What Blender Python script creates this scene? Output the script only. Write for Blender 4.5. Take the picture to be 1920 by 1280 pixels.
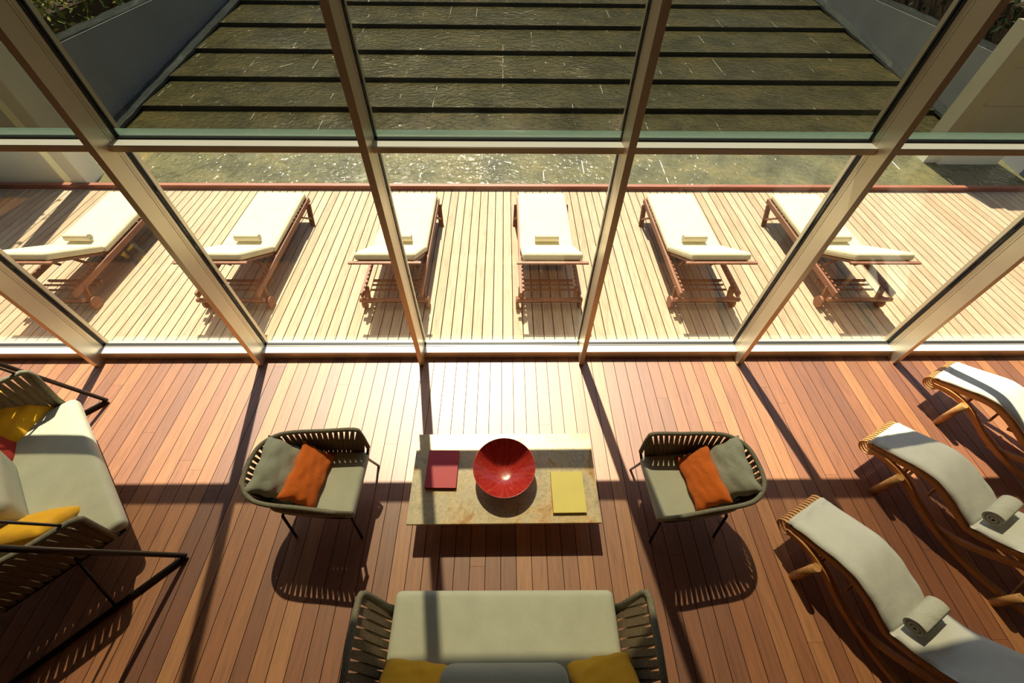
import bpy, math, random
from mathutils import Vector, Matrix, Euler, Quaternion
random.seed(7)
for o in list(bpy.data.objects): bpy.data.objects.remove(o)
SC = bpy.context.scene
COL = SC.collection
PI = math.pi

# ------------------------------------------------------------------ camera
cam_d = bpy.data.cameras.new('camera'); cam = bpy.data.objects.new('camera', cam_d); COL.objects.link(cam)
cam_d.sensor_width = 36; cam_d.lens = 777.241*36/1920; cam_d.clip_end = 300; cam_d.clip_start = .02
_p, _y, _r = 0.884223469, 0.0243376596, 0.0161121143
_f = Vector((math.sin(_y)*math.cos(_p), math.cos(_y)*math.cos(_p), -math.sin(_p)))
_x = Vector((math.cos(_y), -math.sin(_y), 0)); _u = _x.cross(_f)
_x2 = _x*math.cos(_r) + _u*math.sin(_r); _u2 = -_x*math.sin(_r) + _u*math.cos(_r)
cam.matrix_world = Matrix(((_x2.x, _u2.x, -_f.x, 0.0449136), (_x2.y, _u2.y, -_f.y, -2.7580678), (_x2.z, _u2.z, -_f.z, 3.79064), (0, 0, 0, 1)))
SC.camera = cam

# ------------------------------------------------------------------ sky, sun, exposure
SUN = Vector((.114, -.67, -1)).normalized()
w = bpy.data.worlds.new('sky'); SC.world = w; w.use_nodes = True
nt = w.node_tree; bg = nt.nodes['Background']
sky = nt.nodes.new('ShaderNodeTexSky'); sky.sky_type = 'NISHITA'; sky.sun_disc = False
sky.sun_elevation = math.radians(55.8); sky.sun_rotation = math.radians(-9.6); sky.dust_density = 1.5
nt.links.new(sky.outputs[0], bg.inputs[0]); bg.inputs[1].default_value = .125
sl = bpy.data.lights.new('sun', 'SUN'); sl.energy = 10.3; sl.angle = math.radians(.6); sl.color = (1, .89, .70)
so = bpy.data.objects.new('sun', sl); COL.objects.link(so); so.rotation_euler = SUN.to_track_quat('-Z', 'Y').to_euler(); so.location = (-3, 12, 20)
SC.view_settings.view_transform = 'Standard'; SC.view_settings.look = 'None'
SC.view_settings.exposure = 0.1; SC.view_settings.gamma = 1; SC.view_settings.use_curve_mapping = False
SC.cycles.use_denoising = True
SC.cycles.max_bounces = 8; SC.cycles.transparent_max_bounces = 16; SC.cycles.sample_clamp_indirect = 6

# ------------------------------------------------------------------ materials
def nmat(name):
    m = bpy.data.materials.new(name); m.use_nodes = True
    return m, m.node_tree, m.node_tree.nodes['Principled BSDF']
def node(nt, t, **k):
    n = nt.nodes.new(t)
    for a, b in k.items():
        if a.startswith('i_'): n.inputs[a[2:].replace('_', ' ')].default_value = b
        else: setattr(n, a, b)
    return n
def L(nt, a, b): nt.links.new(a, b)
def coords(nt, scale=(1, 1, 1), obj=True):
    tc = node(nt, 'ShaderNodeTexCoord'); mp = node(nt, 'ShaderNodeMapping'); mp.inputs['Scale'].default_value = scale
    L(nt, tc.outputs['Object' if obj else 'Generated'], mp.inputs[0]); return mp.outputs[0]
def noise(nt, vec, scale, detail=4, rough=.55, dist=0):
    n = node(nt, 'ShaderNodeTexNoise'); n.inputs['Scale'].default_value = scale; n.inputs['Detail'].default_value = detail
    n.inputs['Roughness'].default_value = rough; n.inputs['Distortion'].default_value = dist; L(nt, vec, n.inputs['Vector']); return n.outputs[0]
def ramp(nt, fac, stops):
    r = node(nt, 'ShaderNodeValToRGB'); e = r.color_ramp.elements
    while len(e) < len(stops): e.new(.5)
    for i, (p, c) in enumerate(stops): e[i].position = p; e[i].color = (*c, 1) if len(c) == 3 else c
    L(nt, fac, r.inputs[0]); return r.outputs[0]
def mixc(nt, a, b, f, mode='MIX'):
    m = node(nt, 'ShaderNodeMix', data_type='RGBA', blend_type=mode)
    for s, v in ((m.inputs[6], a), (m.inputs[7], b), (m.inputs[0], f)):
        if hasattr(v, 'links') or hasattr(v, 'is_output'): L(nt, v, s)
        else: s.default_value = v if not isinstance(v, tuple) else (*v, 1)[:4]
    return m.outputs[2]
def bump(nt, b, h, strength, dist=.01):
    n = node(nt, 'ShaderNodeBump'); n.inputs['Strength'].default_value = strength; n.inputs['Distance'].default_value = dist
    L(nt, h, n.inputs['Height']); L(nt, n.outputs[0], b.inputs['Normal'])
def plain(name, col, rough=.6, metal=0, nscale=8, var=.12, bs=.1, bscale=None, bdist=.004, spec=.5, sheen=0):
    m, nt, b = nmat(name); v = coords(nt); n = noise(nt, v, nscale)
    d = tuple(max(0, c*(1-var)) for c in col); l = tuple(min(1, c*(1+var)) for c in col)
    L(nt, ramp(nt, n, [(.3, d), (.7, l)]), b.inputs['Base Color'])
    b.inputs['Roughness'].default_value = rough; b.inputs['Metallic'].default_value = metal
    b.inputs['Specular IOR Level'].default_value = spec; b.inputs['Sheen Weight'].default_value = sheen
    if bs: bump(nt, b, noise(nt, v, bscale or nscale*8, 3), bs, bdist)
    return m
def wood(name, dark, mid, light, rough=.45, axis='Y', attr=True, gs=1, bs=.15, spec=.5):
    m, nt, b = nmat(name)
    sc = {'Y': (14, .9, 14), 'X': (.9, 14, 14), 'Z': (14, 14, .9)}[axis]; sc = tuple(s*gs for s in sc)
    v = coords(nt, sc); g = noise(nt, v, 3, 6, .65, .6)
    if attr:
        at = node(nt, 'ShaderNodeAttribute', attribute_name='tone'); 
        sh = node(nt, 'ShaderNodeVectorMath', operation='SCALE'); sh.inputs[3].default_value = 37
        cm = node(nt, 'ShaderNodeCombineXYZ'); L(nt, at.outputs['Fac'], cm.inputs[0]); L(nt, at.outputs['Fac'], cm.inputs[1])
        L(nt, cm.outputs[0], sh.inputs[0]); ad = node(nt, 'ShaderNodeVectorMath', operation='ADD'); L(nt, v, ad.inputs[0]); L(nt, sh.outputs[0], ad.inputs[1])
        g = noise(nt, ad.outputs[0], 3, 6, .65, .6)
        base = ramp(nt, at.outputs['Fac'], [(0, dark), (.5, mid), (1, light)])
        gr = ramp(nt, g, [(.22, (.55, .48, .45)), (.5, (.95, .95, .95)), (.8, (1.3, 1.25, 1.2))])
        c = mixc(nt, base, gr, 1.0, 'MULTIPLY')
    else:
        c = ramp(nt, g, [(.25, dark), (.5, mid), (.8, light)])
    L(nt, c, b.inputs['Base Color']); b.inputs['Roughness'].default_value = rough; b.inputs['Specular IOR Level'].default_value = spec
    bump(nt, b, g, bs, .002); return m

M = {}
M['floor'] = wood('jatoba_boards', (.17, .050, .018), (.31, .104, .030), (.46, .195, .064), rough=.52, bs=.3, spec=1.0)
_b = M['floor'].node_tree.nodes['Principled BSDF']; _b.inputs['Coat Weight'].default_value = .5; _b.inputs['Coat Roughness'].default_value = .46; _b.inputs['Coat IOR'].default_value = 1.6
M['deck'] = wood('teak_decking', (.37, .27, .165), (.43, .33, .215), (.475, .38, .255), rough=.6, bs=.3, spec=.3)
M['subfloor'] = plain('dark_subfloor', (.035, .018, .01), .9)
M['alu'] = plain('satin_aluminium', (.74, .66, .50), .36, .6, 3, .04, .02)
M['alu_white'] = plain('bright_aluminium', (.93, .95, .95), .3, 0, 3, .03, .02)
M['gasket'] = plain('black_gasket', (.012, .012, .013), .6)
def reflection_teal():  # translucent teal imitating the white transom top mirrored in the pane
    m = bpy.data.materials.new('pale_green_reflection'); m.use_nodes = True; nt = m.node_tree; nt.nodes.clear(); out = node(nt, 'ShaderNodeOutputMaterial')
    a = node(nt, 'ShaderNodeBsdfTranslucent'); a.inputs[0].default_value = (.34, .52, .46, 1); t_ = node(nt, 'ShaderNodeBsdfTransparent'); x = node(nt, 'ShaderNodeMixShader'); x.inputs[0].default_value = .5
    L(nt, t_.outputs[0], x.inputs[1]); L(nt, a.outputs[0], x.inputs[2]); L(nt, x.outputs[0], out.inputs[0]); return m
M['reflection_teal'] = reflection_teal()
M['redwood'] = wood('red_curb_wood', (.17, .05, .03), (.27, .09, .05), (.36, .14, .08), axis='X', attr=False, rough=.5)
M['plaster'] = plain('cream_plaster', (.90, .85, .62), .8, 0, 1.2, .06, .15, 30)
M['greywall'] = plain('grey_render', (.38, .40, .41), .7, 0, 1.5, .1, .2, 25)
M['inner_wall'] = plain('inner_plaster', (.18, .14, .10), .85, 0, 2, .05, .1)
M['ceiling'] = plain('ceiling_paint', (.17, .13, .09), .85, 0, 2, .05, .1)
M['black_metal'] = plain('black_powder_coat', (.016, .014, .013), .32, .4, 10, .1, .03)
M['olive_rope'] = plain('olive_rope', (.19, .175, .115), .75, 0, 60, .25, .5, 260, .004)
M['brown_rope'] = plain('brown_rope', (.19, .14, .08), .75, 0, 60, .25, .5, 260, .004)
def fabric(name, col, var=.07, weave=420, wr=.25):
    m, nt, b = nmat(name); v = coords(nt); n = noise(nt, v, 5, 5, .6)
    d = tuple(c*(1-var) for c in col); l = tuple(min(1, c*(1+var)) for c in col)
    L(nt, ramp(nt, n, [(.3, d), (.7, l)]), b.inputs['Base Color']); b.inputs['Roughness'].default_value = .85
    b.inputs['Specular IOR Level'].default_value = .25; b.inputs['Sheen Weight'].default_value = .15
    a = noise(nt, v, weave, 2); c = noise(nt, v, 7, 3, .5, 1.2)
    mm = node(nt, 'ShaderNodeMath', operation='MULTIPLY_ADD'); L(nt, c, mm.inputs[0]); mm.inputs[1].default_value = 2.2; L(nt, a, mm.inputs[2])
    bump(nt, b, mm.outputs[0], wr, .012); return m
M['sage'] = fabric('sage_fabric', (.485, .49, .365))
M['sage_pillow'] = fabric('sage_pillow_fabric', (.47, .485, .36), wr=.8)
M['orange'] = fabric('orange_fabric', (1.0, .20, .012), wr=.8)
M['yellow'] = fabric('yellow_fabric', (1.0, .50, .012), wr=.6)
M['red_fab'] = fabric('red_fabric', (.45, .03, .015), wr=.5)
M['pad'] = fabric('stone_canvas', (.61, .615, .545), wr=.3)
M['cream'] = fabric('cream_canvas', (.70, .63, .40), wr=.25)
M['towel'] = fabric('terry_towel', (.72, .71, .57), .1, 300, .9)
M['towel_out'] = fabric('cream_towel', (.70, .63, .47), .1, 300, .8)
M['rattan'] = wood('honey_rattan', (.36, .17, .05), (.52, .27, .09), (.66, .38, .15), axis='Y', attr=False, rough=.4)
M['bentwood'] = wood('bent_teak', (.34, .14, .04), (.50, .23, .065), (.62, .31, .10), axis='Y', attr=False, rough=.4)
M['teak'] = wood('lounger_teak', (.14, .052, .026), (.22, .088, .045), (.30, .135, .07), axis='Y', attr=False, rough=.55)
M['rubber'] = plain('black_rubber', (.02, .02, .02), .8)

def travertine():
    m, nt, b = nmat('ochre_travertine'); v = coords(nt)
    n1 = noise(nt, v, 4.5, 8, .65, .8); n2 = noise(nt, v, 42, 4, .6); n3 = noise(nt, v, 2.0, 3)
    c = ramp(nt, n1, [(.3, (.50, .42, .26)), (.46, (.66, .57, .38)), (.56, (.70, .54, .30)), (.66, (.52, .29, .09))])
    c = mixc(nt, c, ramp(nt, n2, [(.3, (.78, .78, .78)), (.6, (1.08, 1.08, 1.08))]), 1.0, 'MULTIPLY')
    c = mixc(nt, c, ramp(nt, n3, [(.35, (.92, .96, .92)), (.65, (1.08, 1.0, .88))]), 1.0, 'MULTIPLY')
    L(nt, c, b.inputs['Base Color']); b.inputs['Roughness'].default_value = .32; bump(nt, b, n2, .1, .002); return m
M['stone'] = travertine()
def bowlmat():
    m, nt, b = nmat('red_glaze'); tc = node(nt, 'ShaderNodeTexCoord'); s = node(nt, 'ShaderNodeSeparateXYZ'); L(nt, tc.outputs['Object'], s.inputs[0])
    at = node(nt, 'ShaderNodeMath', operation='ARCTAN2'); L(nt, s.outputs[1], at.inputs[0]); L(nt, s.outputs[0], at.inputs[1])
    cm = node(nt, 'ShaderNodeCombineXYZ'); mu = node(nt, 'ShaderNodeMath', operation='MULTIPLY'); L(nt, at.outputs[0], mu.inputs[0]); mu.inputs[1].default_value = 3.5
    L(nt, mu.outputs[0], cm.inputs[0]); mz = node(nt, 'ShaderNodeMath', operation='MULTIPLY'); L(nt, s.outputs[2], mz.inputs[0]); mz.inputs[1].default_value = 4; L(nt, mz.outputs[0], cm.inputs[1])
    n1 = noise(nt, cm.outputs[0], 2.5, 6, .7, .4); n2 = noise(nt, tc.outputs['Object'], 60, 4)
    c = ramp(nt, n1, [(.3, (.36, .016, .014)), (.55, (.58, .045, .03)), (.75, (.62, .14, .09))])
    c = mixc(nt, c, ramp(nt, n2, [(.35, (.8, .8, .8)), (.65, (1.15, 1.1, 1.1))]), 1.0, 'MULTIPLY')
    L(nt, c, b.inputs['Base Color']); b.inputs['Roughness'].default_value = .22; b.inputs['Coat Weight'].default_value = .4; bump(nt, b, n1, .08, .004); return m
M['bowl'] = bowlmat()
M['book_red'] = plain('crimson_cover', (.62, .05, .07), .5, 0, 6, .05, .05)
M['book_yellow'] = plain('yellow_cover', (.88, .74, .17), .5, 0, 6, .04, .05)
M['pages_red'] = plain('dark_red_edge', (.18, .015, .015), .7)
M['pages'] = plain('page_edge', (.6, .5, .2), .8)

def glass(name, tint, refl=1.0):
    m = bpy.data.materials.new(name); m.use_nodes = True; nt = m.node_tree; nt.nodes.clear()
    out = node(nt, 'ShaderNodeOutputMaterial'); mx = node(nt, 'ShaderNodeMixShader'); tr = node(nt, 'ShaderNodeBsdfTransparent'); gl = node(nt, 'ShaderNodeBsdfGlossy')
    tr.inputs[0].default_value = (*tint, 1); gl.inputs['Roughness'].default_value = .0
    geo = node(nt, 'ShaderNodeNewGeometry'); mr = node(nt, 'ShaderNodeMapRange'); L(nt, geo.outputs['Backfacing'], mr.inputs[0])
    mr.inputs[3].default_value = 1.5; mr.inputs[4].default_value = 1/1.5
    fr = node(nt, 'ShaderNodeFresnel'); L(nt, mr.outputs[0], fr.inputs[0])
    mu = node(nt, 'ShaderNodeMath', operation='MULTIPLY'); L(nt, fr.outputs[0], mu.inputs[0]); mu.inputs[1].default_value = refl
    L(nt, mu.outputs[0], mx.inputs[0]); L(nt, tr.outputs[0], mx.inputs[1]); L(nt, gl.outputs[0], mx.inputs[2]); L(nt, mx.outputs[0], out.inputs[0]); return m
M['glass'] = glass('clear_glass', (.97, .985, .965))
M['tinted'] = glass('tinted_glass', (.505, .50, .45))

def wetstone():
    m, nt, b = nmat('wet_olive_stone'); v = coords(nt)
    n1 = noise(nt, v, 1.3, 6, .6, .5); n2 = noise(nt, v, 9, 5, .7)
    c = ramp(nt, n1, [(.3, (.075, .072, .036)), (.5, (.125, .118, .058)), (.66, (.17, .148, .066)), (.76, (.24, .145, .045))])
    c = mixc(nt, c, ramp(nt, n2, [(.3, (.78, .78, .8)), (.7, (1.15, 1.15, 1.1))]), 1.0, 'MULTIPLY')
    # water glints painted as pale lines along the stone joints, broken up by noise
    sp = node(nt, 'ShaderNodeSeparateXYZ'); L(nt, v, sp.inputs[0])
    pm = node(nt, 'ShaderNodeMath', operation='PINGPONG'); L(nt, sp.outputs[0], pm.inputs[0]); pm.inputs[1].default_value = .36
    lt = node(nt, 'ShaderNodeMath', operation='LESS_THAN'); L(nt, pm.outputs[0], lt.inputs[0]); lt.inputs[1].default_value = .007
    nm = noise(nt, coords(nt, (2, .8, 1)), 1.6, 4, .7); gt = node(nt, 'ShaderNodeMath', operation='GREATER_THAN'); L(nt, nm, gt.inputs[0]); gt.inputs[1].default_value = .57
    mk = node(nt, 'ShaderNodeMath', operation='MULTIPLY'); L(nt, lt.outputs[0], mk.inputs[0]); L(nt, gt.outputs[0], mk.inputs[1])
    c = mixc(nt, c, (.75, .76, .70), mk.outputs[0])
    L(nt, c, b.inputs['Base Color']); b.inputs['Roughness'].default_value = .6; b.inputs['Specular IOR Level'].default_value = 0; b.inputs['Coat Weight'].default_value = 1; b.inputs['Coat Roughness'].default_value = .05; b.inputs['Coat IOR'].default_value = 1.4
    r1 = noise(nt, coords(nt, (1, 1.3, 1)), 8, 1, .5, .5); r2 = noise(nt, v, 21, 1, .5)
    mm = node(nt, 'ShaderNodeMath', operation='MULTIPLY_ADD'); L(nt, r2, mm.inputs[0]); mm.inputs[1].default_value = .35; L(nt, r1, mm.inputs[2])
    bn = node(nt, 'ShaderNodeBump'); bn.inputs['Strength'].default_value = 1; bn.inputs['Distance'].default_value = .045; L(nt, mm.outputs[0], bn.inputs['Height'])
    L(nt, bn.outputs[0], b.inputs['Coat Normal']); bump(nt, b, n2, .2, .01); return m
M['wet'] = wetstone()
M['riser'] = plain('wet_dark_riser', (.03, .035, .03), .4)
def glint_water():
    m, nt, b = nmat('painted_glint_water'); v = coords(nt); n = noise(nt, v, 30, 5, .7)
    L(nt, ramp(nt, n, [(.45, (.06, .075, .075)), (.66, (.16, .19, .19)), (.74, (.7, .75, .75))]), b.inputs['Base Color']); b.inputs['Roughness'].default_value = .1  # white glitter on the water painted into the colour as pale noise specks
    bump(nt, b, n, .9, .04); return m
M['glint_water'] = glint_water()
def leafm(name, cols):
    m, nt, b = nmat(name); at = node(nt, 'ShaderNodeAttribute', attribute_name='tone')
    L(nt, ramp(nt, at.outputs['Fac'], cols), b.inputs['Base Color']); b.inputs['Roughness'].default_value = .45
    b.inputs['Transmission Weight'].default_value = 0; return m
M['leaf'] = leafm('hedge_leaf', [(0, (.05, .11, .03)), (.4, (.18, .28, .05)), (.7, (.60, .58, .08)), (1, (.9, .55, .10))])
M['leaf_dark'] = leafm('dark_leaf', [(0, (.02, .05, .02)), (.6, (.05, .10, .03)), (1, (.12, .18, .05))])
M['bark'] = plain('bark', (.12, .08, .05), .9, 0, 20, .3, .6, 40, .02)
M['soil'] = plain('dark_soil', (.06, .045, .03), .95, 0, 5, .3, .5)
M['planter'] = plain('grey_planter', (.28, .31, .33), .7, 0, 4, .08, .1)

# ------------------------------------------------------------------ mesh building
class MB:
    def __init__(s): s.v = []; s.f = []; s.t = []; s.sm = []; s.tone = 0.5; s.smooth = False
    def face(s, *i): s.f.append(tuple(i)); s.t.append(s.tone); s.sm.append(s.smooth)
    def box(s, c, d, rot=None, piv=None):
        n = len(s.v); c = Vector(c); h = Vector(d)/2
        for x, y, z in ((-1,-1,-1),(1,-1,-1),(1,1,-1),(-1,1,-1),(-1,-1,1),(1,-1,1),(1,1,1),(-1,1,1)):
            p = Vector((x*h.x, y*h.y, z*h.z))
            if rot is not None: p = rot @ p
            s.v.append(c+p)
        for q in ((0,3,2,1),(4,5,6,7),(0,1,5,4),(1,2,6,5),(2,3,7,6),(3,0,4,7)): s.face(*[n+i for i in q])
        return s
    def span(s, a, b):
        return s.box([(i+j)/2 for i, j in zip(a, b)], [abs(j-i) for i, j in zip(a, b)])
    def bar(s, a, b, wx, wz, up=(0,0,1)):
        a = Vector(a); b = Vector(b); d = (b-a); l = d.length; d.normalize(); u = Vector(up)
        x = d.cross(u); 
        if x.length < 1e-4: x = d.cross(Vector((1,0,0)))
        x.normalize(); z = x.cross(d); R = Matrix((x, d, z)).transposed()
        return s.box((a+b)/2, (wx, l, wz), R)
    def tube(s, pts, r, n=8, closed=False, cap=True):
        s.smooth = True; pts = [Vector(p) for p in pts]; m = len(pts); base = len(s.v); N = None
        rr = r if isinstance(r, (list, tuple)) else [r]*m
        for i, p in enumerate(pts):
            a = pts[i-1] if (i or closed) else p; b = pts[(i+1) % m] if (i < m-1 or closed) else p
            d = (b-a).normalized()
            if N is None:
                N = d.cross(Vector((0,0,1)));
                if N.length < .05: N = d.cross(Vector((1,0,0)))
                N.normalize()
            else:
                N = (N - d*N.dot(d)).normalized()
            Bn = d.cross(N)
            for k in range(n):
                t = 2*PI*k/n; s.v.append(p + (N*math.cos(t)+Bn*math.sin(t))*rr[i])
        for i in range(m if closed else m-1):
            j = (i+1) % m
            for k in range(n):
                l = (k+1) % n; s.face(base+i*n+k, base+j*n+k, base+j*n+l, base+i*n+l)
        s.smooth = False
        if cap and not closed:
            s.face(*[base+k for k in range(n)]); s.face(*[base+(m-1)*n+k for k in reversed(range(n))])
        return s
    def ribbon(s, pts, wd, hw, th, cap=True):
        """flat band through pts; wd = width direction (vector or list), thickness th"""
        s.smooth = False; pts = [Vector(p) for p in pts]; m = len(pts); base = len(s.v)
        for i, p in enumerate(pts):
            d = (pts[min(i+1, m-1)] - pts[max(i-1, 0)]).normalized(); w_ = Vector(wd[i] if isinstance(wd, list) else wd)
            w_ = (w_ - d*w_.dot(d)).normalized(); n_ = d.cross(w_)
            h = hw[i] if isinstance(hw, list) else hw
            for a, b in ((-1,-1),(1,-1),(1,1),(-1,1)): s.v.append(p + w_*h*a + n_*th*.5*b)
        for i in range(m-1):
            for k in range(4):
                l = (k+1) % 4; s.face(base+i*4+k, base+(i+1)*4+k, base+(i+1)*4+l, base+i*4+l)
        if cap: s.face(base, base+1, base+2, base+3); e = base+(m-1)*4; s.face(e+3, e+2, e+1, e)
        return s
    def lathe(s, prof, n=48, c=(0,0,0)):
        s.smooth = True; base = len(s.v); c = Vector(c)
        for r, z in prof:
            for k in range(n): t = 2*PI*k/n; s.v.append(c+Vector((r*math.cos(t), r*math.sin(t), z)))
        for i in range(len(prof)-1):
            for k in range(n):
                l = (k+1) % n; s.face(base+i*n+k, base+i*n+l, base+(i+1)*n+l, base+(i+1)*n+k)
        s.smooth = False; return s
    def soft(s, c, d, r, bulge=0, seg=10, rot=None, fn=None):
        """rounded box with a crowned top; fn optionally bends the local point"""
        s.smooth = True; c = Vector(c); hx, hy, hz = [v/2 for v in d]; seen = {}
        def vert(u, v, w_):
            key = (round(u, 4), round(v, 4), round(w_, 4))
            if key in seen: return seen[key]
            def rmp(t, h):  # concentrate samples near edges
                return h*math.sin(t*PI/2) if False else h*t
            p = Vector((u*hx, v*hy, w_*hz)); q = Vector((max(-hx+r, min(hx-r, p.x)), max(-hy+r, min(hy-r, p.y)), max(-hz+r, min(hz-r, p.z))))
            dd = p-q
            if dd.length > 1e-9: p = q + dd.normalized()*r
            if bulge: p.z += (1 if w_ > 0 else -.3)*bulge*(1-min(1, abs(u))**2.5)*(1-min(1, abs(v))**2.5)*abs(w_)
            if fn: p = fn(p)
            if rot is not None: p = rot @ p
            s.v.append(c+p); seen[key] = len(s.v)-1; return seen[key]
        g = sorted(set([-1, 1] + [-1+2*r/hx*.5*k/3 for k in range(0)]))
        def axis(h):
            e = min(.49, r/h/1.0/2*1.0) * 2 if h > 0 else .3
            a = [-1+e*k/3 for k in range(4)]; b = [x for x in [(-1+e)+(2-2*e)*k/seg for k in range(1, seg)]]; return a+b+[-x for x in reversed(a)]
        ax, ay, az = axis(hx), axis(hy), axis(hz)
        def grid(A, Bx, f, flip):
            for i in range(len(A)-1):
                for j in range(len(Bx)-1):
                    q = [f(A[i], Bx[j]), f(A[i+1], Bx[j]), f(A[i+1], Bx[j+1]), f(A[i], Bx[j+1])]
                    if flip: q.reverse()
                    if len(set(q)) > 2: s.face(*dict.fromkeys(q))
        for sg in (1, -1):
            grid(ax, ay, lambda a, b: vert(a, b, sg), sg < 0); grid(ay, az, lambda a, b: vert(sg, a, b), sg < 0); grid(az, ax, lambda a, b: vert(b, sg, a), sg < 0)
        s.smooth = False; return s
    def pillow(s, w_, h, t, n=22, seed=0, crease=1.0):
        """scatter cushion in the XY plane, thickness along Z, pinched corners and wrinkles"""
        s.smooth = True; rnd = random.Random(seed); ph = [rnd.uniform(0, 6.28) for _ in range(8)]; idx = {}
        for sg in (1, -1):
            for i in range(n+1):
                for j in range(n+1):
                    u = -1+2*i/n; v = -1+2*j/n; edge = i in (0, n) or j in (0, n)
                    if edge and sg < 0: idx[(sg, i, j)] = idx[(1, i, j)]; continue
                    x = w_/2*u*(1-.07*(1-v*v)*1)*1.0; y = h/2*v*(1-.07*(1-u*u))
                    x = w_/2*u*(1-.085*(1-abs(v)**1.5)*abs(u)**3); y = h/2*v*(1-.085*(1-abs(u)**1.5)*abs(v)**3)
                    au, av = 1-abs(u)**2.6, 1-abs(v)**2.6; z = t/2*(max(0, au*av))**.42
                    wr = math.sin(7*u+3*v+ph[0])*math.sin(5*v+ph[1]) + .7*math.sin(11*u*v+ph[2]) + .5*math.sin(13*v-4*u+ph[3]*sg)
                    z *= 1+.055*crease*wr
                    x += .004*crease*math.sin(9*v+ph[4]); y += .004*crease*math.sin(9*u+ph[5])
                    s.v.append(Vector((x, y, sg*z))); idx[(sg, i, j)] = len(s.v)-1
            for i in range(n):
                for j in range(n):
                    q = [idx[(sg, i, j)], idx[(sg, i+1, j)], idx[(sg, i+1, j+1)], idx[(sg, i, j+1)]]
                    if sg < 0: q.reverse()
                    s.face(*q)
        s.smooth = False; return s
    def build(s, name, mat, parent=None, bevel=0, sub=0, loc=None, rot=None):
        me = bpy.data.meshes.new(name); me.from_pydata([tuple(v) for v in s.v], [], s.f); me.update()
        me.polygons.foreach_set('use_smooth', s.sm)
        a = me.attributes.new('tone', 'FLOAT', 'FACE'); a.data.foreach_set('value', s.t)
        me.materials.append(M[mat] if isinstance(mat, str) else mat)
        o = bpy.data.objects.new(name, me); COL.objects.link(o)
        if parent: o.parent = parent
        if loc is not None: o.location = loc
        if rot is not None: o.rotation_euler = rot
        if bevel:
            b = o.modifiers.new('bevel', 'BEVEL'); b.width = bevel; b.segments = 2; b.limit_method = 'ANGLE'; b.angle_limit = math.radians(40)
        if sub: m = o.modifiers.new('sub', 'SUBSURF'); m.levels = sub; m.render_levels = sub
        return o
def tag(o, label=None, cat=None, group=None, kind=None):
    if label: o['label'] = label
    if cat: o['category'] = cat
    if group: o['group'] = group
    if kind: o['kind'] = kind
    return o
def empty(name, loc=(0,0,0), rz=0):
    o = bpy.data.objects.new(name, None); COL.objects.link(o); o.location = loc; o.rotation_euler = (0, 0, rz); o.empty_display_size = .1; return o
def S(o): o['kind'] = 'structure'; return o
def copy_tree(o, parent=None):
    c = o.copy(); COL.objects.link(c)
    if parent: c.parent = parent
    for ch in [x for x in ALL(o)]: copy_tree(ch, c)
    return c
def ALL(o): return [x for x in bpy.data.objects if x.parent == o]
def smoothpath(pts, n=6, closed=False):
    """Catmull-Rom"""
    P = [Vector(p) for p in pts]; m = len(P); out = []
    for i in range(m if closed else m-1):
        p0 = P[i-1] if (i or closed) else P[0]*2-P[1]; p1 = P[i]; p2 = P[(i+1) % m]; p3 = P[(i+2) % m] if (closed or i < m-2) else P[-1]*2-P[-2]
        for k in range(n):
            t = k/n; out.append(.5*((2*p1)+(-p0+p2)*t+(2*p0-5*p1+4*p2-p3)*t*t+(-p0+3*p1-3*p2+p3)*t**3))
    if not closed: out.append(P[-1])
    return out
def lerp(a, b, t): return a+(b-a)*t

# ------------------------------------------------------------------ setting: floor, deck
def boards(name, mat, x0, x1, y0, y1, pitch, gap, phase, th, joint, ztop=0, lo=0, hi=1, seed=1):
    b = MB(); r = random.Random(seed); k0 = math.floor((x0-phase)/pitch); x = phase+k0*pitch
    while x < x1:
        y = y0 - r.uniform(0, joint[1]*.8); colt = r.random()
        while y < y1:
            ln = r.uniform(*joint); a, c = max(y, y0), min(y+ln, y1)
            if c-a > .02:
                t = .8*colt+.2*r.random(); b.tone = lo+(hi-lo)*t; b.span((x+gap/2, a+.0008, ztop-th), (x+pitch-gap/2, c-.0008, ztop))
            y += ln
        x += pitch
    return S(b.build(name, mat))
fl = boards('floor', 'floor', -9, 9, -7, .2, .1272, .0055, -1.272+.0, .02, (4.5, 9), seed=3)
S(MB().span((-9, -7, -.12), (9, .3, -.021)).build('subfloor', 'subfloor'))
boards('pool_deck', 'deck', -12, 12, .30, 3.64, .1236, .0115, -2.46, .03, (5, 14), seed=5)
S(MB().span((-12, .30, -.2), (12, 3.8, -.06)).build('deck_substructure', 'subfloor'))
S(MB().span((-12, 3.64, -.2), (12, 3.72, .075)).build('trim_1', 'redwood', bevel=.004))
# room shell behind and around the camera
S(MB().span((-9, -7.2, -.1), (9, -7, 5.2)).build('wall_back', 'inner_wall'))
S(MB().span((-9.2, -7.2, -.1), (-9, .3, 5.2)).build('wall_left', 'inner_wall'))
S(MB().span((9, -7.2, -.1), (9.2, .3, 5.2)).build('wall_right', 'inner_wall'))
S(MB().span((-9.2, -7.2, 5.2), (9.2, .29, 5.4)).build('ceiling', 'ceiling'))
S(MB().span((-9.2, .05, 4.79), (9.2, .29, 5.2)).build('trim_2', 'alu'))

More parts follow.
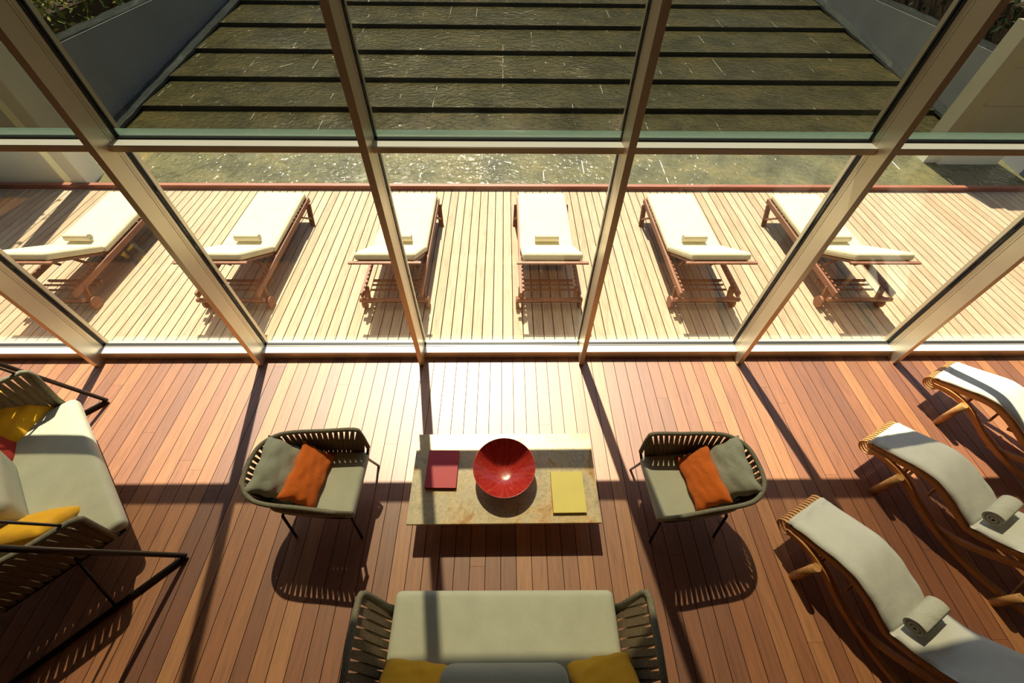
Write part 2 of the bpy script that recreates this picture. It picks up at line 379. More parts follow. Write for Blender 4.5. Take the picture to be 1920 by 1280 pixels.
# ------------------------------------------------------------------ facade
MX = [-8.1, -6.3, -4.5, -2.7, -.9, .9, 2.7, 4.5, 6.3, 8.1]
for i, x in enumerate(MX):
    b = MB(); b.span((x-.026, 0, 0), (x+.026, .145, 4.79)); b.span((x-.022, .145, 0), (x+.022, .151, 4.79)); b.span((x-.026, .151, 0), (x+.026, .168, 4.79))
    b.span((x-.022, .168, 0), (x+.022, .172, 4.79)); b.span((x-.026, .172, 0), (x+.026, .205, 4.79)); b.span((x-.03, .252, 0), (x+.03, .29, 4.79))
    m_ = S(b.build('trim_%d' % (i+3), 'alu'))
    g = MB(); g.span((x-.031, .206, .02), (x+.031, .219, 4.79)).span((x-.031, .237, .02), (x+.031, .252, 4.79)).span((x-.02, .219, .02), (x+.02, .237, 4.79)); g.build('gasket', 'gasket', m_)
for i in range(len(MX)-1):
    a, c = MX[i]+.026, MX[i+1]-.026
    wroot = S(empty('window_%d' % (i+1), ((a+c)/2, .22, 0))); ox, oy = -(a+c)/2, -.22
    def P(b, n, m, **k): 
        o = b.build(n, m, wroot, **k); o.location = (ox, oy, 0); return o
    P(MB().span((a, .108, 0), (c, .118, .084)), 'sill_face', 'alu', )
    P(MB().span((a, .108, .084), (c, .20, .104)), 'sill', 'alu_white', bevel=.003)
    P(MB().span((a, .20, .05), (c, .205, .112)).span((a, .25, 0), (c, .29, .10)), 'sill_bead', 'alu')
    P(MB().span((a, .108, 2.372), (c, .20, 2.414)), 'transom', 'alu', bevel=.002)
    P(MB().span((a, .112, 2.414), (c, .203, 2.418)), 'transom_cap', 'alu_white')
    P(MB().span((a, .25, 2.365), (c, .262, 2.43)), 'outer_bead', 'alu')
    P(MB().span((a+.004, .2345, 2.43), (c-.004, .2365, 2.478)), 'reflection_band', 'reflection_teal')  # added teal strip, stands in for the transom's blurred reflection in the glass
    P(MB().span((a, .205, 2.378), (c, .25, 2.428)).span((a, .205, .05), (c, .25, .112)), 'gasket', 'gasket')
    P(MB().span((a+.004, .222, .112), (c-.004, .234, 2.378)), 'lower_pane', 'glass')
    P(MB().span((a+.004, .222, 2.428), (c-.004, .234, 4.79)), 'upper_pane', 'tinted')

# ------------------------------------------------------------------ outside: cascade, side walls, piers
def terr(Y): return .0+.10*(Y-4.6)
edges = [3.72, 6.33, 7.57, 8.94, 10.43, 11.95, 13.6, 15.4, 17.3, 19.4, 22]
for i in range(len(edges)-1):
    a, c = edges[i], edges[i+1]; z0 = max(-.02, terr(a)) + (.085 if i else 0); z1 = terr(c) if i else terr(c)
    b = MB(); n = len(b.v)
    for x in (-7.6, 9.3):
        b.v += [Vector((x, a, -.5)), Vector((x, c, -.5)), Vector((x, c, z1)), Vector((x, a, z0))]
    for q in ((0, 1, 2, 3), (7, 6, 5, 4), (3, 2, 6, 7), (0, 4, 5, 1), (1, 5, 6, 2)): b.face(*q)
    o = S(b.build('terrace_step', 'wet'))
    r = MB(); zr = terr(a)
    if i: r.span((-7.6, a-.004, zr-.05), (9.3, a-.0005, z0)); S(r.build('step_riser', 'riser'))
def wallX(name, xa, xb, y0, y1, z1, mat='greywall'):
    return S(MB().span((xa, y0, -.3), (xb, y1, z1)).build(name, mat))
wallX('garden_wall', -7.95, -7.6, 4.2, 24, 1.45)
wallX('garden_wall', 9.3, 9.65, 4.2, 24, 1.28)
wallX('garden_wall', -7.95, 9.65, 22, 22.3, 3.2)
# water gutters with painted glints: along the foot of each side wall and on the copings
def strip(x0, x1, y0, y1, z0, z1):
    b = MB(); n = 60; m = 3; r = random.Random(5)
    for i in range(n+1):
        for j in range(m+1):
            b.v.append(Vector((lerp(x0, x1, j/m), lerp(y0, y1, i/n), lerp(z0, z1, i/n)+r.uniform(0, .02))))
    for i in range(n):
        for j in range(m): k = i*(m+1)+j; b.face(k, k+1, k+m+2, k+m+1)
    for i in range((m+1)*(n+1)): pass
    return b
for nm, a in (('water_channel', (-7.6, -7.3, 4.7, 20, terr(4.7)+.09, terr(20)+.09)), ('water_channel', (9.0, 9.3, 4.7, 20, terr(4.7)+.09, terr(20)+.09)),
              ('water_channel', (-7.95, -7.62, 4.2, 20, 1.46, 1.46)), ('water_channel', (9.32, 9.65, 4.2, 20, 1.29, 1.29))):
    b = strip(*a); o = S(b.build(nm, 'glint_water')); sm = o.modifiers.new('solid', 'SOLIDIFY'); sm.thickness = .05; sm.offset = -1
S(MB().span((-7.13, 3.73, -.2), (-6.9, 4.15, 3.2)).build('pier_left', 'plaster', bevel=.01))
S(MB().span((-12, 3.80, -.2), (-7.33, 4.15, 3.2)).build('wing_wall_left', 'plaster', bevel=.01))
b = MB(); b.span((8.0, 4.5, -.3), (9.1, 4.85, .48))
for k in range(3): b.span((8.0, 4.5, .485+k*.55), (9.1, 4.85, .48+(k+1)*.55))
S(b.build('pier_right', 'plaster'))
S(MB().span((7.76, 4.56, -.3), (8.0, 4.85, 2.13)).build('pier_return', 'plaster'))
S(MB().span((9.75, 3.9, -.2), (12, 4.25, 2.2)).build('wing_wall_right', 'plaster', bevel=.01))
S(MB().span((-30, 3.8, -.6), (-7.95, 30, -.05)).build('ground_left', 'soil')); S(MB().span((9.65, 3.8, -.6), (30, 30, -.05)).build('ground_right', 'soil'))

# ------------------------------------------------------------------ planting
def leaves(b, n, fn, size, seed, tone=(0, 1)):
    r = random.Random(seed)
    for _ in range(n):
        p = fn(r); s_ = size*r.uniform(.6, 1.3); q = Euler((r.uniform(-1.2, 1.2), r.uniform(-1.2, 1.2), r.uniform(0, 6.28))).to_matrix(); k = len(b.v)
        for u in ((0, -1, 0), (.45, 0, .08), (0, 1, 0), (-.45, 0, .08)): b.v.append(p + q @ (Vector(u)*s_))
        b.tone = min(1, max(0, r.gauss(lerp(*tone, .5), .28*(tone[1]-tone[0])))); b.face(k, k+1, k+2, k+3)
def hedge(x0, x1, y0, y1, zt, n, mat, label, seed):
    root = empty('hedge', ((x0+x1)/2, (y0+y1)/2, 0)); off = Vector((-(x0+x1)/2, -(y0+y1)/2, 0))
    b = MB(); leaves(b, n, lambda r: Vector((r.uniform(x0, x1), r.uniform(y0, y1), zt*r.random()**.5 + .25*math.sin(r.uniform(0, 6)))), .075, seed)
    o = b.build('foliage', mat, root); o.location = off; o['kind'] = 'stuff'
    c = MB().span((x0+.25, y0+.2, -.05), (x1-.25, y1-.2, zt-.35)); d = c.build('twigs', 'bark', root); d.location = off
    return tag(root, label, 'hedge')
hedge(-11.5, -8.15, 4.4, 14.5, 1.95, 17000, 'leaf', 'green and golden hedge growing behind the grey wall at upper left', 2)
hedge(9.95, 13.5, 4.4, 15, 2.1, 14000, 'leaf_dark', 'dark green hedge growing behind the grey wall at upper right', 3)
t = empty('broadleaf_tree', (-8.2, 4.9, 0))
MB().tube([(0, 0, 0), (.1, -.1, 1.5), (.2, -.2, 3), (.3, -.3, 4.2)], [.12, .1, .08, .04]).tube([(.2, -.2, 2.8), (.8, -.7, 3.5), (1.2, -1.1, 3.9)], [.05, .035, .02]).tube([(.2, -.2, 3), (-.6, -.6, 3.8)], [.05, .02]).build('trunk', 'bark', t)
b = MB(); cl = [(Vector((random.uniform(-1.3, 1.0), random.uniform(-1.3, .9), random.uniform(3.2, 4.6))), random.uniform(.25, .45)) for _ in range(20)]
def inl(r):
    c, q = r.choice(cl); return c + Vector((r.gauss(0, 1), r.gauss(0, 1), r.gauss(0, .7)))*q*.7
leaves(b, 3000, inl, .07, 9); b.build('foliage', 'leaf_dark', t)
tag(t, 'leafy tree beside the left wing wall, dappling the deck with shade', 'tree')
# grey planter with ground cover at far left
t = empty('planter', (-8.6, 2.5, 0)); MB().span((-.55, -.9, 0), (.55, .9, .3)).build('planter_box', 'planter', t, bevel=.01)
b = MB(); leaves(b, 2500, lambda r: Vector((r.uniform(-.55, .6), r.uniform(-.95, .9), .3+abs(r.gauss(0, .12)))), .05, 4); b.build('foliage', 'leaf_dark', t)['kind'] = 'stuff'
tag(t, 'grey planter of low greenery on the deck at far left', 'planter')

# ------------------------------------------------------------------ sun loungers outside
def roll_mesh(length, R, turns=2.6, n=40):
    """rolled towel lying along local X, resting on z=0"""
    b = MB(); b.smooth = True; th = R/(turns+.6)*.80
    pts = []
    for i in range(n*2+1):
        t = i/(n*2); a = t*turns*2*PI; r = lerp(.006, R-th*.5, t); pts.append((r*math.cos(a-PI/2), r*math.sin(a-PI/2)))
    prof = []
    m = len(pts)
    for sgn in (1, -1):
        rng = range(m) if sgn > 0 else range(m-1, -1, -1)
        for i in rng:
            x, z = pts[i]; l = math.hypot(x, z) or 1; prof.append((x + x/l*th*.46*sgn, z + z/l*th*.46*sgn))
    k = len(prof)
    for x in (-length/2, -length/2+.006, length/2-.006, length/2):
        for q in prof: b.v.append(Vector((x, q[0], q[1]+R)))
    for e in range(3):
        for i in range(k): j = (i+1) % k; b.face(e*k+i, e*k+j, (e+1)*k+j, (e+1)*k+i)
    b.smooth = False
    for i in range(m-1):  # end caps as strips
        o1, o2 = i, i+1; i1, i2 = 2*m-1-i, 2*m-2-i
        b.face(o1, i1, i2, o2); b.face(3*k+o1, 3*k+o2, 3*k+i2, 3*k+i1)
    return b
def make_lounger():
    r = empty('sun_lounger')
    b = MB()
    for s in (-1, 1): b.box((s*.355, 0, .285), (.03, 2.06, .075))
    b.box((0, 1.015, .285), (.71, .03, .07)); b.build('side_rails', 'teak', r, bevel=.004)
    MB().tube([(-.40, -1.02, .20), (.40, -1.02, .20)], .028, 10).build('end_bar', 'teak', r)
    b = MB()
    for k in range(15): b.box((0, -.25+k*.088, .322), (.68, .06, .014))
    b.build('seat_slats', 'teak', r)
    for s in (-1, 1):
        b = MB(); b.bar((s*.37, .93, .27), (s*.39, .77, 0), .03, .07, up=(1, 0, 0)); b.bar((s*.37, .60, .26), (s*.385, .82, .09), .025, .04, up=(1, 0, 0)); b.build('leg', 'teak', r, bevel=.004)
        b = MB(); b.bar((s*.345, -.86, .27), (s*.345, -.93, .06), .03, .07, up=(1, 0, 0)); b.build('leg', 'teak', r, bevel=.004)
        b = MB(); b.tube([(s*.375, -.93, .075), (s*.41, -.93, .075)], .075, 20); b.build('wheel', 'teak', r)
        b = MB().box((s*.337, -.605, .305), (.01, .80, .02))
        for k in range(11): b.box((s*.325, -.98+k*.075, .318), (.022, .034, .03))
        b.build('ratchet', 'teak', r)
        MB().bar((s*.20, -.45, .27), (s*.21, -.66, .60), .022, .03).build('prop', 'teak', r)
    MB().tube([(-.36, -.93, .075), (.36, -.93, .075)], .012).build('axle', 'black_metal', r)
    b = MB(); b.box((0, -.62, .15), (.66, .025, .03)); b.box((0, -.80, .16), (.66, .02, .02)); b.box((0, -.70, .15), (.66, .02, .02)); b.build('shelf_rails', 'teak', r)
    # raised backrest: hinge at y=-.28, z=.33 ; top at y=-.98, z=.70
    h = Vector((0, -.30, .33)); tp = Vector((0, -.945, .715)); d = (tp-h).normalized(); nrm = Vector((0, d.z, -d.y))*1
    if nrm.z < 0: nrm = -nrm
    b = MB()
    for s in (-1, 1): b.bar(h+Vector((s*.31, 0, 0)), tp+Vector((s*.31, 0, 0)), .03, .03)
    for k in range(9): p = h.lerp(tp, (k+.6)/9.2); b.bar(p+Vector((-.31, 0, 0))+nrm*.015, p+Vector((.31, 0, 0))+nrm*.015, .055, .012)
    b.bar(tp+Vector((-.41, 0, .0)), tp+Vector((.41, 0, .0)), .035, .022); b.build('backrest_frame', 'teak', r)
    L_ = (tp-h).length; R = Matrix((Vector((1, 0, 0)), -d, nrm)).transposed()
    b = MB(); b.soft((h+tp)/2+nrm*.068, (.69, L_-.02, .092), .034, .006, 8, rot=R); b.build('back_cushion', 'cream', r)
    b = MB(); b.soft((0, .365, .374), (.70, 1.31, .088), .034, .006, 10); b.build('seat_cushion', 'cream', r)
    for s in (-1, 1): MB().box((s*.338, -.25, .37), (.012, .05, .03)).build('cushion_tie', 'cream', r)
    return r
spots = [(-5.42, 0, .02, 'far left beside the dappled shade'), (-3.27, 0, .02, 'second from the left'), (-1.32, 0, -.02, 'third from the left, crossed by a mullion'),
         (.585, 0, 0, 'alone in the middle bay'), (2.52, 0, -.02, 'second from the right'), (4.42, 0, -.06, 'rightmost of the row')]
proto = make_lounger()
tw = roll_mesh(.31, .052).build('rolled_towel', 'towel_out')
for i, (x, dy, a, wh) in enumerate(spots):
    o = proto if i == 0 else copy_tree(proto)
    o.location = (x, 1.86+dy, 0); o.rotation_euler.z = a*0
    tag(o, 'teak sun lounger with cream cushions, '+wh, 'sun lounger', 'sun loungers on the pool deck')
    k = tw if i == 0 else tw.copy()
    if i: COL.objects.link(k)
    k.location = (x, 1.69, .422); k.rotation_euler.z = 0
    tag(k, 'rolled cream towel on the sun lounger '+wh.split(',')[0], 'towel', 'rolled towels on the loungers')

# ------------------------------------------------------------------ coffee table, bowl, books
t = empty('coffee_table', (.03, -1.38, 0), 0)
MB().span((-.79, -.395, .247), (.79, .395, .277)).build('table_top', 'stone', t, bevel=.003)
for s in (-1, 1): MB().span((s*.5-.02, -.25, 0), (s*.5+.02, .25, .247)).build('leg', 'stone', t, bevel=.003)
tag(t, 'low rectangular ochre travertine coffee table in the middle of the wooden floor', 'coffee table')
pr = []
H = .155
for i in range(25): u = i/24; pr.append((.065+(.262-.065)*u**.85, .018+(H-.018)*u**1.25))
ins = [(max(0, r-.007), z+.006*(1-i/24)) for i, (r, z) in enumerate(pr)]
prof = [(0, 0), (.075, 0), (.07, .012)] + pr + [(.259, H+.003)] + ins[::-1] + [(.03, .021), (0, .021)]
bo = MB().lathe(prof, 72).build('bowl', 'bowl', loc=(.03, -1.365, .277))
tag(bo, 'wide shallow glazed red bowl standing on the stone coffee table', 'bowl')
def book(loc, rz, w_, h, th, cover, pages, label):
    r = empty('book', loc, rz); b = MB(); b.span((-w_/2, -h/2, 0), (w_/2, h/2, .003)); b.span((-w_/2, -h/2, th-.003), (w_/2, h/2, th)); b.span((-w_/2, -h/2, 0), (-w_/2+.004, h/2, th)); b.build('cover', cover, r, bevel=.001)
    MB().span((-w_/2+.004, -h/2+.004, .003), (w_/2-.004, h/2-.004, th-.003)).build('pages', pages, r); tag(r, label, 'book'); return r
book((-.507, -1.325, .277), -.015, .265, .335, .03, 'book_red', 'pages_red', 'crimson hardback book on the coffee table, left of the red bowl')
book((.565, -1.53, .277), .005, .275, .345, .026, 'book_yellow', 'pages', 'yellow book on the coffee table, right of the red bowl')

# ------------------------------------------------------------------ woven armchairs
def woven(b, top, bot, n, hw, th):
    """crossing straps: each top anchor sends two straps down to the bottom anchors half a pitch either side, so wedge-shaped slits stay open at top and bottom"""
    for i in range(n):
        u = (i+.5)/n
        for s in (-1, 1):
            ub = min(1, max(0, u+s*.5/n)); pts = []; wd = []
            for k in range(6):
                t = k/5; uu = u+(ub-u)*t; a = top(uu); c = bot(uu); p = a.lerp(c, t)
                tng = (top(min(1, uu+.01))-top(max(0, uu-.01))).lerp(bot(min(1, uu+.01))-bot(max(0, uu-.01)), t)
                nn = tng.cross(c-a).normalized(); pts.append(p+nn*s*.0035*math.sin(PI*t)); wd.append(tng.normalized())
            b.ribbon(pts, wd, hw, th)
def curve_fn(pts):
    P = smoothpath(pts, 8); L_ = [0]
    for i in range(1, len(P)): L_.append(L_[-1]+(P[i]-P[i-1]).length)
    T = L_[-1]
    def f(u):
        s = u*T
        for i in range(1, len(P)):
            if L_[i] >= s: t = (s-L_[i-1])/max(1e-9, L_[i]-L_[i-1]); return P[i-1].lerp(P[i], t)
        return P[-1].copy()
    return f, P
def make_armchair():
    """faces +x, origin on the floor at the centre"""
    r = empty('armchair')
    top = [(.40, .27, .50), (.365, .315, .66), (.32, .325, .712), (.1, .305, .72), (-.15, .285, .725), (-.28, .245, .73), (-.37, .15, .735), (-.395, 0, .735), (-.37, -.15, .735), (-.28, -.245, .73), (-.15, -.285, .725), (.1, -.305, .72), (.32, -.325, .712), (.365, -.315, .66), (.40, -.27, .50)]
    bot = [(.36, .235, .36), (.3, .25, .335), (.1, .245, .33), (-.15, .225, .33), (-.26, .17, .33), (-.30, 0, .33), (-.26, -.17, .33), (-.15, -.225, .33), (.1, -.245, .33), (.3, -.25, .335), (.36, -.235, .36)]
    ft, Pt = curve_fn(top); fb, Pb = curve_fn(bot)
    b = MB(); b.tube(Pt, .0175, 10); b.build('rim', 'olive_rope', r)
    b = MB(); b.tube(Pb, .012, 8); b.tube([(.36, .235, .36), (.40, .27, .50)], .012); b.tube([(.36, -.235, .36), (.40, -.27, .50)], .012); b.tube([(.36, .235, .36), (.36, -.235, .36)], .012)
    b.build('seat_frame', 'black_metal', r)
    b = MB(); woven(b, lambda u: ft(.04+.92*u), lambda u: fb(.03+.94*u), 46, .0125, .005); b.build('strap_weave', 'brown_rope', r)
    b = MB(); b.ribbon([(-.27, 0, .335), (.37, 0, .345)], (0, 1, 0), .22, .012); b.build('seat_base', 'brown_rope', r)
    def bend(p): p.y *= 1-.16*max(0, -p.x/.33)**2; return p
    b = MB(); b.soft((.045, 0, .395), (.68, .53, .095), .035, .012, 10, fn=bend); b.build('seat_cushion', 'sage', r)
    for sx, sy in ((1, 1), (1, -1), (-1, 1), (-1, -1)):
        x0 = .34 if sx > 0 else -.20; x1 = .345 if sx > 0 else -.19
        b = MB(); b.tube([(x0, sy*.232, .345), (x0+sx*.004, sy*.25, .335), (x1+sx*.012, sy*.318, 0)], .0115, 8); b.build('leg', 'black_metal', r)
    return r
cL = make_armchair(); cL.location = (-1.525, -1.475, 0); cL.rotation_euler.z = math.radians(-1.5)
tag(cL, 'woven rope armchair with sage seat and orange cushion, left of the coffee table', 'armchair', 'armchairs facing each other across the coffee table')
cR = copy_tree(cL); cR.location = (1.60, -1.515, 0); cR.rotation_euler.z = PI+math.radians(4)
tag(cR, 'woven rope armchair with sage seat and orange cushion, right of the coffee table', 'armchair', 'armchairs facing each other across the coffee table')
def cushion(name, w_, h, t, mat, loc, eul, label, cat, seed, group=None, crease=1.0):
    o = MB().pillow(w_, h, t, seed=seed, crease=crease).build(name, mat, loc=loc)
    o.rotation_euler = eul.to_euler() if isinstance(eul, Matrix) else eul
    return tag(o, label, cat, group)
def face_rot(yaw, tilt, roll=0):
    """pillow local z (thickness) points along heading yaw (deg from +x), tilted back so it looks up by tilt degrees; local y is up"""
    y, t_ = math.radians(yaw), math.radians(tilt)
    n = Vector((math.cos(y)*math.cos(t_), math.sin(y)*math.cos(t_), math.sin(t_)))
    up = Vector((-math.cos(y)*math.sin(t_), -math.sin(y)*math.sin(t_), math.cos(t_))); x = up.cross(n)
    R = Matrix((x, up, n)).transposed(); return R @ Matrix.Rotation(math.radians(roll), 3, 'Z')
cushion('cushion', .46, .40, .17, 'sage_pillow', (-1.725, -1.45, .60), face_rot(-4, 40, 2), 'sage green cushion against the back of the left armchair', 'cushion', 1, 'scatter cushions', 1.5)
cushion('cushion', .48, .29, .13, 'orange', (-1.53, -1.47, .55), face_rot(-4, 46, -3), 'orange lumbar cushion on the left armchair', 'cushion', 2, 'scatter cushions', 1.3)
cushion('cushion', .46, .40, .17, 'sage_pillow', (1.80, -1.48, .60), face_rot(184, 40, -2), 'sage green cushion against the back of the right armchair', 'cushion', 3, 'scatter cushions', 1.5)
cushion('cushion', .48, .29, .13, 'orange', (1.615, -1.52, .55), face_rot(184, 46, 3), 'orange lumbar cushion on the right armchair', 'cushion', 4, 'scatter cushions', 1.3)

# ------------------------------------------------------------------ woven sofas
def make_sofa(name, hw=.77, strap='brown_rope', legs=True, flare=.165, zt=.685):
    """faces +y, front edge of the seat at y=0"""
    r = empty(name); ow = hw+flare
    b = MB()
    for s in (-1, 1):
        b.tube([(s*(hw+.0), -.12, .31), (s*(ow-.02), -.055, zt-.06), (s*(ow-.006), -.062, zt-.02), (s*ow, -.09, zt), (s*ow, -.35, zt+.01), (s*(ow-.03), -.78, zt+.05)], .022, 10)
    b.tube(smoothpath([(-ow+.03, -.78, zt+.05), (-ow+.13, -.87, zt+.08), (0, -.90, zt+.10), (ow-.13, -.87, zt+.08), (ow-.03, -.78, zt+.05)], 6), .017, 10)
    b.build('arm_rim', 'olive_rope', r)
    b = MB(); b.tube([(-hw, -.06, .30), (hw, -.06, .30)], .014); b.tube([(-hw, -.80, .30), (hw, -.80, .30)], .014)
    for s in (-1, 1): b.tube([(s*hw, -.06, .30), (s*hw, -.80, .30)], .014)
    b.build('seat_frame', 'black_metal', r)
    MB().span((-hw+.01, -.79, .285), (hw-.01, -.07, .297)).build('seat_base', strap, r)
    for s in (-1, 1):
        b = MB(); ft, _ = curve_fn([(s*(ow-.004), -.065, zt-.01), (s*ow, -.35, zt), (s*(ow-.03), -.78, zt+.05)]); fb, _ = curve_fn([(s*(hw+.004), -.10, .305), (s*(hw+.004), -.4, .30), (s*(hw+.004), -.80, .30)])
        woven(b, ft, fb, 13, .0185, .006); b.build('arm_weave', strap, r)
    b = MB(); ft, _ = curve_fn([(-ow+.05, -.80, zt+.05), (0, -.90, zt+.10), (ow-.05, -.80, zt+.05)]); fb, _ = curve_fn([(-hw, -.80, .30), (0, -.82, .30), (hw, -.80, .30)])
    woven(b, ft, fb, 34, .0185, .006); b.build('back_weave', strap, r)
    b = MB(); b.soft((0, -.39, .357), (2*hw, .78, .115), .045, .014, 16); b.build('seat_cushion', 'sage', r)
    Rb = Matrix.Rotation(math.radians(-14), 3, 'X')
    b = MB(); b.soft((0, -.575, .60), (.75, .26, .40), .085, .01, 8, rot=Rb); b.build('back_cushion', 'sage', r)
    if legs:
        for sx in (-1, 1):
            for yy in (-.12, -.74): MB().tube([(sx*(hw-.04), yy, .30), (sx*(hw-.02), yy, 0)], .013).build('leg', 'black_metal', r)
    return r
s1 = make_sofa('loveseat'); s1.location = (.035, -2.255, 0); s1.rotation_euler.z = math.radians(-.4)
tag(s1, 'woven rope loveseat with long sage seat cushion at bottom centre', 'sofa', 'woven rope sofas')
cushion('cushion', .42, .42, .15, 'yellow', (-.53, -2.80, .60), face_rot(84, 42), 'mustard yellow cushion at the left end of the bottom centre loveseat', 'cushion', 5, 'scatter cushions')
cushion('cushion', .42, .42, .15, 'yellow', (.645, -2.79, .60), face_rot(98, 42), 'mustard yellow cushion at the right end of the bottom centre loveseat', 'cushion', 6, 'scatter cushions')
# swing sofa on an A-frame at the left
e = Vector((.70, -.716, 0)).normalized(); f = Vector((-e.y, e.x, 0)); MO = Vector((-3.46, -1.205, 0)); ang = math.atan2(e.y, e.x)
s2 = make_sofa('swing_sofa', .79, 'brown_rope', legs=False, flare=.08, zt=.81); s2.location = MO; s2.rotation_euler.z = ang
tag(s2, 'woven rope swing sofa hung in a black A-frame at lower left', 'sofa', 'woven rope sofas')
def W(x, y, z): return MO + e*x + f*y + Vector((0, 0, z))
def Lc(v):  # world -> sofa local
    d = Vector(v)-MO; return (d.dot(e), d.dot(f), d.z)
F1, F2 = Vector((-4.10, -.45, .022)), Vector((-2.58, -1.93, .022))
for Fp, sg in ((F1, -1), (F2, 1)):
    lx, ly, _ = Lc(Fp); ap = (lx*.98, ly-.56, 2.1); rr = (lx, ly-1.25, .022)
    b = MB(); b.tube([(lx, ly, .022), (lx, ly-.05, .022), rr], .021, 10); b.build('floor_runner', 'black_metal', s2)
    b = MB(); b.tube([(lx, ly, .03), ap], .0195, 10); b.build('frame_leg', 'black_metal', s2)
    b = MB(); b.tube([rr, ap], .0195, 10); b.build('frame_leg', 'black_metal', s2)
    MB().tube([(sg*.87, -.12, .81), (sg*.93, ly-.56, 2.08)], .010).build('hanger', 'black_metal', s2)
    MB().tube([(sg*.86, -.30, .45), (lx, ly-.50, .03)], .010).build('strut', 'black_metal', s2)
    MB().tube([(sg*.86, -.74, .92), (sg*.93, ly-.56, 2.08)], .010).build('hanger', 'black_metal', s2)
b = MB(); b.tube([(Lc(F1)[0]*.98, Lc(F1)[1]-.56, 2.1), (Lc(F2)[0]*.98, Lc(F2)[1]-.56, 2.1)], .022, 10); b.build('top_beam', 'black_metal', s2)
def wy(a): return math.degrees(ang)+a
cushion('cushion', .44, .42, .16, 'yellow', W(-.80, -.42, .50), face_rot(wy(40), 50, 0), 'mustard yellow cushion at the far end of the swing sofa, nearest the window', 'cushion', 7, 'scatter cushions')
cushion('cushion', .40, .30, .13, 'red_fab', W(-.50, -.56, .46), face_rot(wy(75), 30, 0), 'dark red cushion on the swing sofa behind a yellow one', 'cushion', 8, 'scatter cushions')
cushion('cushion', .44, .42, .16, 'yellow', W(.46, -.44, .52), face_rot(wy(150), 45, 0), 'mustard yellow cushion at the near end of the swing sofa', 'cushion', 9, 'scatter cushions')

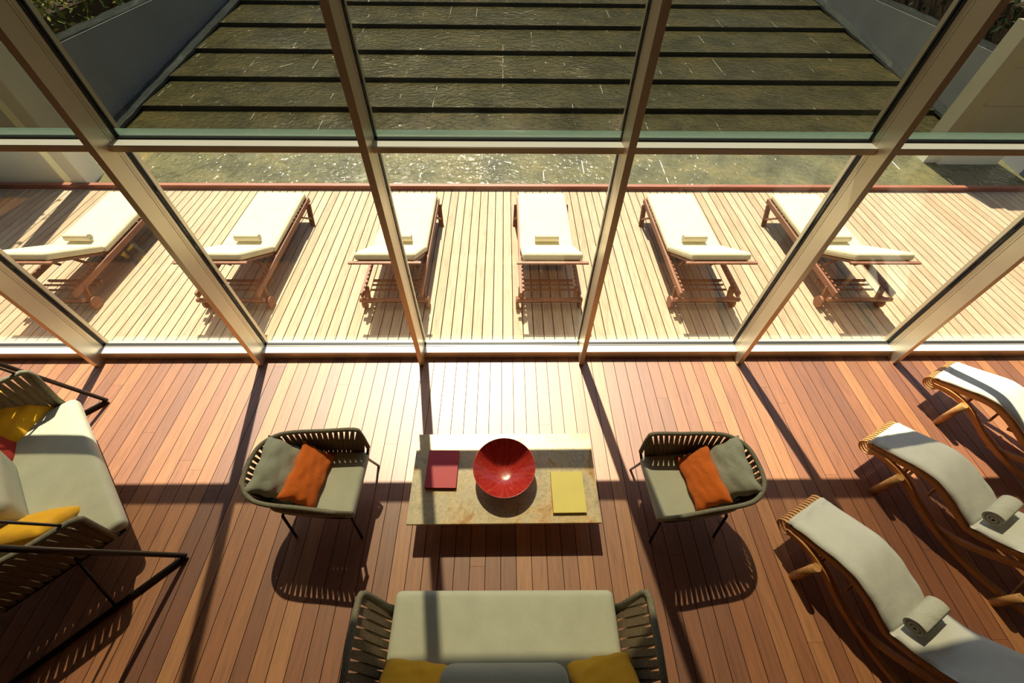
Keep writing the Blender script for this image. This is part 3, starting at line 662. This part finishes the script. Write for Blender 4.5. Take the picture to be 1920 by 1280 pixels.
# ------------------------------------------------------------------ rattan chaises
prof = [(-.065, .337), (-.04, .352), (0, .367), (.13, .42), (.27, .475), (.38, .495), (.50, .47), (.62, .42), (.73, .365), (.77, .360), (.86, .395), (.98, .475), (1.1, .60), (1.28, .79), (1.45, .96)]
def make_chaise():
    """long axis along local -y ... head roll at y=0, sitter's end at y=-1.45; width .42 along x (0..w)"""
    r = empty('rattan_chaise'); w_ = .42
    P = smoothpath([(0, -s, z) for s, z in prof], 5)
    # canvas pad : draped sheet with soft edges
    b = MB(); b.smooth = True; N = 14; th = .028; m = len(P); rnd = random.Random(3); base = 0
    for layer in (1, 0):
        for i, p in enumerate(P):
            d = (P[min(i+1, m-1)]-P[max(i-1, 0)]).normalized(); n_ = Vector((0, -d.z, d.y)); n_ = n_ if n_.z > 0 else -n_
            for j in range(N+1):
                u = -1+2*j/N; edge = max(0, abs(u)-.86)/.14; x = u*w_/2*(1+.012*math.sin(i*.9))
                wob = .004*math.sin(i*.55+u*3)*math.sin(u*4+i*.2); 
                if i > 40: wob += .010*math.sin((i-40)*.5)*math.sin(u*3.1+1)
                h = (th*.5+wob-(th*.5)*edge**2) if layer else (-th*.5+(th*.5)*edge**2*.6)
                b.v.append(p+n_*(h+.012)+Vector((x, 0, 0)))
    K = (N+1)*m
    for i in range(m-1):
        for j in range(N):
            a = i*(N+1)+j; b.face(a, a+1, a+N+2, a+N+1); b.face(K+a, K+a+N+1, K+a+N+2, K+a+1)
        a = i*(N+1); b.face(a, a+N+1, K+a+N+1, K+a); a += N; b.face(a, K+a, K+a+N+1, a+N+1)
    for j in range(N): b.face(j, K+j, K+j+1, j+1); a = (m-1)*(N+1)+j; b.face(a, a+1, K+a+1, K+a)
    b.build('pad', 'pad', r)
    # canes : long rattan slats curled over at the window end
    b = MB(); nc = 13
    cen = Vector((0, .050, .352-.078)); R = .068
    for k in range(nc):
        x = -w_/2+.012+k*(w_-.024)/(nc-1); pts = []
        for i in range(14):
            a = PI/2 - (i/13)*1.55*PI; rr = R*(1-.18*(1-i/13)*0); 
            pts.append(cen+Vector((x, R*math.cos(a), R*math.sin(a))))
        pts = pts[::-1] + [Vector((x, q.y, q.z-.018)) for q in P[1:]]
        b.ribbon(pts, (1, 0, 0), .0105, .007)
    b.build('cane_slats', 'rattan', r)
    for s in (-1, 1):
        x = s*(w_/2-.012)
        b = MB(); b.ribbon([(x, q.y, q.z-.045) for q in P[1:]], (1, 0, 0), .014, .045); b.build('upper_rail', 'bentwood', r)
        b = MB(); b.ribbon(smoothpath([(x+s*.01, .03, .285), (x+s*.02, -.12, .325), (x+s*.03, -.30, .30), (x+s*.03, -.55, .16), (x+s*.03, -.85, .07), (x+s*.03, -1.15, .06), (x+s*.03, -1.42, .12)], 5), (1, 0, 0), .021, .046); b.build('lower_rail', 'bentwood', r)
        b = MB(); b.ribbon(smoothpath([(x+s*.0, -.62, .08), (x, -.85, .18), (x, -1.05, .36), (x, -1.25, .62), (x, -1.4, .82)], 5), (1, 0, 0), .019, .042); b.build('back_strut', 'bentwood', r)
        for yy in (-.25, -1.24):
            b = MB(); b.tube([(s*(w_/2+.075), yy, 0), (s*(w_/2+.075), yy, .345 if yy > -1 else .25)], .031, 16); b.build('leg', 'rattan', r)
    b = MB()
    for yy, zz in ((-.25, .27), (-.25, .10), (-1.24, .12)): b.tube([(-w_/2-.075, yy, zz), (w_/2+.075, yy, zz)], .011)
    b.tube([(-w_/2+.01, -.46, .30), (w_/2-.01, -.46, .30)], .011); b.tube([(-w_/2+.01, -.75, .31), (w_/2-.01, -.75, .31)], .011)
    b.build('cross_rods', 'bentwood', r)
    return r
H_ = math.radians(27.5); lat = Vector((math.cos(H_), math.sin(H_), 0)); dn = Vector((math.sin(H_), -math.cos(H_), 0))
ch = make_chaise()
for i, (L0, wh) in enumerate((((2.32, -1.87), 'nearest, at bottom right with a rolled towel'), ((3.37, -1.19), 'middle one of the row, with a rolled towel'), ((4.43, -.49), 'farthest, by the window at the right edge'))):
    o = ch if i == 0 else copy_tree(ch)
    o.location = Vector((*L0, 0))+lat*.21; o.rotation_euler.z = H_
    tag(o, 'rattan chaise longue with stone coloured pad, '+wh, 'chaise longue', 'rattan chaises at the right')
tp_ = roll_mesh(.27, .073).build('rolled_towel', 'towel')
for i, (L0, wh) in enumerate((((2.32, -1.87), 'nearest'), ((3.37, -1.19), 'middle'))):
    k = tp_ if i == 0 else tp_.copy()
    if i: COL.objects.link(k)
    k.location = Vector((*L0, 0))+lat*.225+dn*.775+Vector((0, 0, .405)); k.rotation_euler = (0, 0, H_+.0)
    tag(k, 'thick rolled sage grey towel on the %s rattan chaise' % wh, 'towel', 'rolled towels on the chaises')
